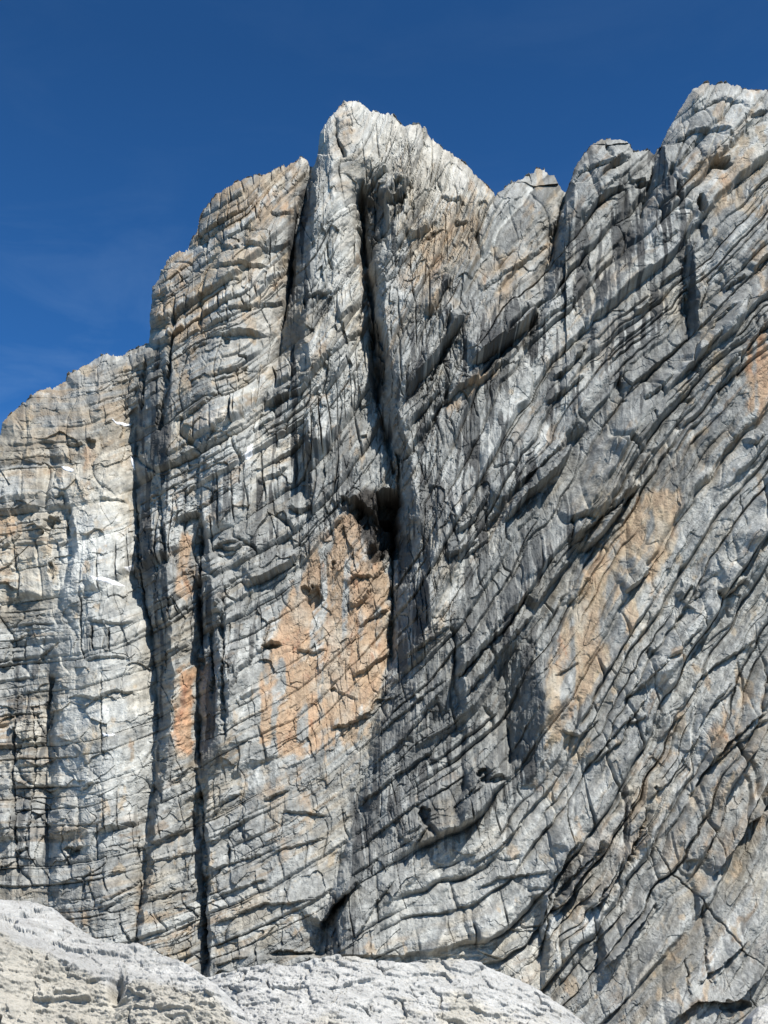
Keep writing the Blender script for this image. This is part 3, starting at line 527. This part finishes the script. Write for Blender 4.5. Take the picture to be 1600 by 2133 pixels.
col = np.clip(col*np.array((.835, .835, .79), f32), .015, .75)

# ------------------------------------------------------------------ materials
def rock_material(name, attr=True, base=(.5, .49, .46), tint2=(.4, .36, .3), scale=1.0, bump=.35, rough=.95):
    m = bpy.data.materials.new(name); m.use_nodes = True
    n = m.node_tree.nodes; lk = m.node_tree.links
    bs = n['Principled BSDF']; bs.inputs['Roughness'].default_value = rough
    bs.inputs['Specular IOR Level'].default_value = .15
    geo = n.new('ShaderNodeNewGeometry')
    mp = n.new('ShaderNodeMapping'); lk.new(geo.outputs['Position'], mp.inputs[0]); mp.inputs['Scale'].default_value = (scale, scale, scale*.75)
    n1 = n.new('ShaderNodeTexNoise'); n1.inputs['Scale'].default_value = 1.6; n1.inputs['Detail'].default_value = 9; n1.inputs['Roughness'].default_value = .68
    lk.new(mp.outputs[0], n1.inputs['Vector'])
    if attr:
        at = n.new('ShaderNodeAttribute'); at.attribute_name = 'rock'; src = at.outputs['Color']
    else:
        n3 = n.new('ShaderNodeTexNoise'); n3.inputs['Scale'].default_value = .45; n3.inputs['Detail'].default_value = 8; lk.new(mp.outputs[0], n3.inputs['Vector'])
        rp = n.new('ShaderNodeValToRGB'); rp.color_ramp.elements[0].position = .38; rp.color_ramp.elements[1].position = .62
        rp.color_ramp.elements[0].color = (*tint2, 1); rp.color_ramp.elements[1].color = (*base, 1)
        lk.new(n3.outputs[0], rp.inputs[0]); src = rp.outputs[0]
    mr = n.new('ShaderNodeMapRange'); mr.inputs[1].default_value = .3; mr.inputs[2].default_value = .7; mr.inputs[3].default_value = .78; mr.inputs[4].default_value = 1.2
    lk.new(n1.outputs[0], mr.inputs[0])
    mx = n.new('ShaderNodeVectorMath'); mx.operation = 'SCALE'
    lk.new(src, mx.inputs[0]); lk.new(mr.outputs[0], mx.inputs['Scale'])
    lk.new(mx.outputs[0], bs.inputs['Base Color'])
    bp = n.new('ShaderNodeBump'); bp.inputs['Strength'].default_value = .8; bp.inputs['Distance'].default_value = bump
    lk.new(n1.outputs[0], bp.inputs['Height']); lk.new(bp.outputs[0], bs.inputs['Normal'])
    return m

mat_rock = rock_material("limestone", bump=.35)

def tag(o, label=None, cat=None, group=None, kind=None):
    if label: o['label'] = label
    if cat: o['category'] = cat
    if group: o['group'] = group
    if kind: o['kind'] = kind
    return o

def mesh_obj(name, co, quads, mat, color=None, smooth=False):
    me = bpy.data.meshes.new(name)
    me.vertices.add(len(co)); me.vertices.foreach_set('co', co.astype(f32).ravel())
    nq = len(quads); k = quads.shape[1]
    me.loops.add(nq*k); me.polygons.add(nq)
    me.loops.foreach_set('vertex_index', quads.astype(np.int32).ravel())
    me.polygons.foreach_set('loop_start', np.arange(0, nq*k, k, dtype=np.int32))
    me.polygons.foreach_set('use_smooth', np.full(nq, smooth, bool))
    me.update(calc_edges=True)
    if color is not None:
        a = me.color_attributes.new('rock', 'FLOAT_COLOR', 'POINT')
        c4 = np.ones((len(co), 4), f32); c4[:, :3] = color
        a.data.foreach_set('color', c4.ravel())
    me.materials.append(mat)
    o = bpy.data.objects.new(name, me); sc.collection.objects.link(o)
    return o

def sub_sheet(name, P, Cc, mask, mat, smooth=False):
    """mask over quads of the grid -> own mesh with only the vertices it uses"""
    h, w2 = P.shape[:2]
    ii, jj = np.nonzero(mask)
    a = ii*w2+jj
    q = np.stack([a, a+w2, a+w2+1, a+1], 1)
    used, inv = np.unique(q.ravel(), return_inverse=True)
    return mesh_obj(name, P.reshape(-1, 3)[used], inv.reshape(-1, 4), mat, None if Cc is None else Cc.reshape(-1, 3)[used], smooth)

P = np.stack([X, Y, Z], -1)
keep = (over[:-1, :-1] < 90) & (over[1:, 1:] < 90) & (over[:-1, 1:] < 90) & (over[1:, :-1] < 90)
# rock masses, parted along the great gullies
def xline(pts): return np.interp(PY[:-1, :-1], [p[0] for p in pts], [p[1] for p in pts])
wxq = warpx[:-1, :-1]
l1 = xline([(p[0], p[1]) for p in CORN[0][0]])
l2 = xline([(300, 655), (400, 636), (500, 622), (600, 596), (700, 585), (780, 580), (840, 548), (930, 530), (1020, 470), (1080, 412), (1300, 414), (1600, 410), (1900, 420), (2400, 430)])
l3 = xline([(200, 1022), (400, 1028), (440, 1000), (480, 900), (520, 770), (700, 772), (850, 786), (950, 818), (1040, 832), (1150, 821), (1400, 812), (1500, 780), (1600, 766), (1700, 735), (1850, 690), (1990, 664), (2400, 650)])
l4 = xline([(200, 1376), (370, 1358), (430, 1332), (500, 1296), (600, 1246), (700, 1205), (820, 1150), (950, 1100), (1100, 1000), (1300, 940), (1500, 870), (1700, 790), (1900, 720), (2100, 690), (2400, 655)])
l3 = np.minimum(l3, l4-1)
reg = (wxq > l1).astype(int)+(wxq > l2)+(wxq > l3)+(wxq > l4)
NAMES = [("mountain_shoulder", "low grey brown rock shoulder at the far left with its ridge dropping out of the frame"),
         ("rock_tower", "rounded banded rock tower with brown ledges rising between the shoulder and the summit"),
         ("mountain_summit", "pointed highest middle summit with the orange scar on the wall below it"),
         ("rock_ridge", "grey ridge of slanting beds with two low knobs between the middle summit and the right peak"),
         ("mountain_flank", "broad right flank of slanting grey ribs under the rounded right peak")]
for k, (nm, lb) in enumerate(NAMES):
    o = sub_sheet(nm, P, col, keep & (reg == k), mat_rock)
    tag(o, lb, "rock face", kind="structure")

# ------------------------------------------------------------------ snow left on ledges
mat_snow = bpy.data.materials.new("snow"); mat_snow.use_nodes = True
_b = mat_snow.node_tree.nodes['Principled BSDF']; _b.inputs['Base Color'].default_value = (.58, .58, .58, 1); _b.inputs['Roughness'].default_value = .7
_n = mat_snow.node_tree.nodes.new('ShaderNodeTexNoise'); _n.inputs['Scale'].default_value = 3
_bp = mat_snow.node_tree.nodes.new('ShaderNodeBump'); _bp.inputs['Distance'].default_value = .1
mat_snow.node_tree.links.new(_n.outputs[0], _bp.inputs['Height']); mat_snow.node_tree.links.new(_bp.outputs[0], _b.inputs['Normal'])
SNOW = [(4, [(575, 1535), (640, 1530), (720, 1548), (800, 1590), (740, 1578), (640, 1556)], "longest streak of old snow on the ledge across the pale left buttress"),
        (4, [(705, 520), (740, 538), (830, 548), (822, 562), (740, 556)], "thin snow streak high on the shoulder beside the dark gully"),
        (4, [(385, 820), (420, 822), (462, 845), (450, 858), (400, 842)], "small snow patch beside the orange hollow on the left shoulder"),
        (4, [(825, 755), (850, 800), (862, 850), (845, 840), (830, 800)], "narrow upright snow strip at the edge of the dark gully"),
        (4, [(800, 1480), (850, 1460), (852, 1490), (815, 1500)], "small snow patch at the right end of the pale buttress above the long streak"),
        (5, [(170, 300), (190, 240), (222, 215), (214, 270), (195, 305)], "bright snow wedge in the gully at the foot of the banded tower"),
        (7, [(485, 290), (510, 296), (545, 292), (535, 304), (495, 305)], "short snow patch on a small ledge in the middle of the pale buttress")]
for c, poly, lb in SNOW:
    poly = S_(c, poly)
    a, b = window(gx, gy, poly, 8)
    d = inside(wX[a, b]*.5+PX[a, b]*.5, wY[a, b]*.5+PY[a, b]*.5, poly)+1.5
    hgt = np.sqrt(np.clip(d, 0, 6)/6)*.3+.05
    Q = P[a, b].copy()
    # snow fills the hollows: smooth the rock under it, then lift
    Ys = Q[..., 1].copy()
    for _ in range(6):
        Ys[1:-1, 1:-1] = (Ys[1:-1, 1:-1]*2+Ys[:-2, 1:-1]+Ys[2:, 1:-1]+Ys[1:-1, :-2]+Ys[1:-1, 2:])/6
    Q[..., 1] = Q[..., 1]*.6+Ys*.4-hgt
    msk = (d[:-1, :-1] > 0)
    if msk.sum() < 3: continue
    front = np.where(d[..., None] > 1.0, Q, Q+np.array((0, .7, -.05)))
    o = sub_sheet("snow_patch", front, None, msk, mat_snow, True)
    tag(o, lb, "snow patch", "old snow patches left on the cliff ledges")

# ------------------------------------------------------------------ foreground rocks, close to the camera
def near_rock(name, crest, d_crest, dfun, bottom, mats, cfun, step, seed, label, crack=1.0, belly=0.0, x_pad=0):
    cx = np.array([p[0] for p in crest], f32); cy = np.array([p[1] for p in crest], f32)
    px = np.arange(cx[0], cx[-1], step).astype(f32)
    cr = np.interp(px, cx, cy)+3*fbm(px/70, px*0+seed, 2, .5, 1)
    nr = int(680/step)
    v = np.linspace(-.55, 1, nr).astype(f32)[:, None]          # 0 = crest, 1 = foot, below 0 = the far side
    PXn = np.broadcast_to(px, (nr, len(px))).copy()
    vv = np.clip(v, 0, 1)
    PYn = cr[None]+(bottom-cr[None])*vv
    dc = (d_crest+.5*np.sin(px/170.+seed)+1.2*((px-700)/500)**2*(seed > 1))[None]
    dist = dfun(PXn, PYn, vv, dc)
    dy = math.cos(PITCH)-((1066.5-PYn)/F)*math.sin(PITCH); dz = math.sin(PITCH)+((1066.5-PYn)/F)*math.cos(PITCH); dx = (PXn-800)/F
    t = dist/dy
    x = t*dx; y = t*dy; z = CAMZ+t*dz
    bk = np.clip(-v, 0, 1)
    y = y+bk*7; z = z-(bk*2.2)**2*1.2
    a = x+seed*13.1; b = y*.55+z*1.3+seed*7.3
    a = a.astype(f32); b = b.astype(f32)
    wa = a+.10*fbm(a/.5, b/.5, 3, .5, 1); wb = b+.10*fbm(a/.5+5, b/.5, 3, .5, 2)
    f1, g1 = facets(wa/.62, wb/.45, 0, .6); f2, g2 = facets(wa/.22, wb/.16, 1, .8); f3, g3 = facets(a/.085, b/.06, 2)
    dd = .30*fbm(a/1.2, b/1.2, 3, .5, 3)+f1*.15+f2*.065+f3*.019+.06*fbm(a/.24, b/.18, 5, .55, 0)
    cm = sstep(-.15, .35, fbm(a/1.4, b/1.4, 3, .5, 4))
    dd = dd-crack*(.07*np.exp(-(g1/.03)**2)*cm+.022*np.exp(-(g2/.07)**2)*cm)
    dd = dd+.012*ridged(a/.14+.3*fbm(a/.4, b/.4, 2, .5, 3), b/.09, 3, .6, 2)
    if belly: dd = dd+belly(PXn, PYn)
    for _ in range(1):
        dd[1:-1] = (dd[:-2]+2*dd[1:-1]+dd[2:])/4; dd[:, 1:-1] = (dd[:, :-2]+2*dd[:, 1:-1]+dd[:, 2:])/4
    dd = dd+.045*fbm(a/.13+.3*vnoise(a/.3, b/.3, 2), b/.09, 4, .6, 5)+.02*ridged(a/.10, b/.07, 3, .6, 3)-.035*sstep(.35, .6, fbm(a/.11, b/.08, 3, .6, 1))
    dd = dd*np.clip(.7+vv*6, 0, 1)
    y = y-dd*.85; z = z+dd*.35
    P2 = np.stack([x, y, z], -1)
    cc = cfun(PXn, PYn, a, b)
    o = sub_sheet(name, P2, cc.astype(f32), np.ones((nr-1, len(px)-1), bool), mats, True)
    return tag(o, label, "boulder", "pale limestone boulders in the foreground")

mat_near = rock_material("pale_limestone", scale=12.0, bump=.05)
def speck(c, a, b):
    d = sstep(.28, .5, fbm(a/.09, b/.06, 4, .65, 3))*sstep(-.3, .3, fbm(a/.6, b/.5, 3, .6, 0))
    c = mixc(c, np.array((.19, .18, .16), f32), d*.7)
    v = sstep(.86, .97, ridged(a/.55+.4*fbm(a/.2, b/.2, 3, .6, 1), b/.4+.4*fbm(a/.2+9, b/.2, 3, .6, 2), 2, .5, 2))
    return mixc(c, np.array((.16, .155, .14), f32), v*.5)
def c_left(px, py, a, b):
    c = np.empty(px.shape+(3,), f32); c[...] = (.325, .320, .300)
    line = np.interp(px, [-200, 0, 100, 200, 300, 430, 520], [1900, 1952, 1990, 2040, 2052, 2066, 2150])+14*fbm(px/40, py/40, 4, .6, 1)
    m = sstep(-10, 14, py-line)
    c = mixc(c, np.array((.32, .298, .25), f32), m*.9)
    c = speck(c, a, b)
    return c*(1+.30*fbm(a/.35, b/.35, 5, .65, 2)+.12*fbm(a/1.5, b/1.5, 3, .5, 4))[..., None]
def c_mid(px, py, a, b):
    c = np.empty(px.shape+(3,), f32); c[...] = (.325, .320, .300)
    c = mixc(c, np.array((.34, .315, .26), f32), sstep(.15, .6, fbm(a/.9, b/.9, 4, .6, 1)+sstep(2060, 2140, py)*.3)*.7)
    c = speck(c, a, b)
    return c*(1+.30*fbm(a/.3, b/.3, 5, .65, 2))[..., None]
def dist_left(px, py, v, dc):
    line = np.interp(px, [-200, 0, 100, 200, 300, 430, 520], [1900, 1952, 1990, 2040, 2052, 2066, 2150])
    return dc-2.6*np.clip((py-1870)/(line-1870), 0, 1)-1.3*np.clip((py-line)/300, 0, 2)
def belly_left(px, py):
    line = np.interp(px, [-200, 0, 100, 200, 300, 430, 520], [1900, 1952, 1990, 2040, 2052, 2066, 2150])
    d = py-line
    notch = -.5*np.exp(-((px-242)/13)**2)*np.exp(-((py-2060-(242-px)*.4)/26)**2)
    return .12*np.exp(-(d/55)**2)*(d < 0)+.12*np.exp(-np.abs(d)/120)*(d >= 0)+notch
near_rock("limestone_boulder", [(-330, 1900, 20), (-120, 1890, 20), (0, 1880, 20), (40, 1879, 20), (75, 1886, 20), (110, 1900, 19.5), (150, 1925, 19.5), (185, 1950, 19), (215, 1962, 19), (260, 1966, 19), (310, 1976, 18.5), (350, 1990, 18.5), (390, 2008, 18), (425, 2032, 18), (470, 2066, 17.5), (510, 2110, 17), (545, 2180, 16), (570, 2260, 15)],
          20, dist_left, 2400, mat_near, c_left, 1.15, 1, "large white topped boulder with a beige lower face filling the bottom left corner", belly=belly_left)
near_rock("limestone_boulder", [(330, 2190, 23), (370, 2110, 25), (400, 2060, 26), (430, 2034, 26), (470, 2022, 26), (500, 2012, 26), (560, 2008, 26), (610, 2010, 26), (660, 1998, 26), (720, 1994, 26), (790, 1998, 26), (850, 1999, 26), (900, 1999, 26), (960, 2004, 26), (1010, 2014, 25), (1060, 2032, 25), (1100, 2050, 24), (1150, 2082, 24), (1200, 2118, 23), (1240, 2165, 22), (1280, 2240, 21), (1300, 2300, 20)],
          26, lambda px, py, v, dc: dc-4.5*np.power(v, .85), 2400, mat_near, c_mid, 1.15, 2, "wide rounded white boulder with dark cracks across the bottom centre", crack=3.2)
near_rock("limestone_boulder", [(1545, 2230, 20), (1560, 2170, 21), (1568, 2118, 21), (1580, 2100, 21), (1600, 2088, 21), (1650, 2070, 21), (1750, 2060, 21), (1850, 2080, 21)],
          21, lambda px, py, v, dc: dc-4.0*v, 2330, mat_near, c_mid, 1.6, 3, "small tip of a white boulder at the bottom right corner")

# ------------------------------------------------------------------ ground
n = 160
gxx, gyy = np.meshgrid(np.linspace(-600, 600, n), np.concatenate([np.linspace(-60, 60, 90), np.linspace(64, 900, n-90)]))
gz = 0.0+.35*fbm(gxx.astype(f32)/5, gyy.astype(f32)/5, 4, .5, 1)-.8*sstep(5, 14, gyy)
Pg = np.stack([gxx, gyy, gz], -1)
mat_g = rock_material("scree", attr=False, base=(.46, .45, .42), tint2=(.36, .34, .3), scale=2.5, bump=.12)
tag(sub_sheet("ground", Pg, None, np.ones((n-1, n-1), bool), mat_g), "grey scree below the cliff", "ground", kind="structure")
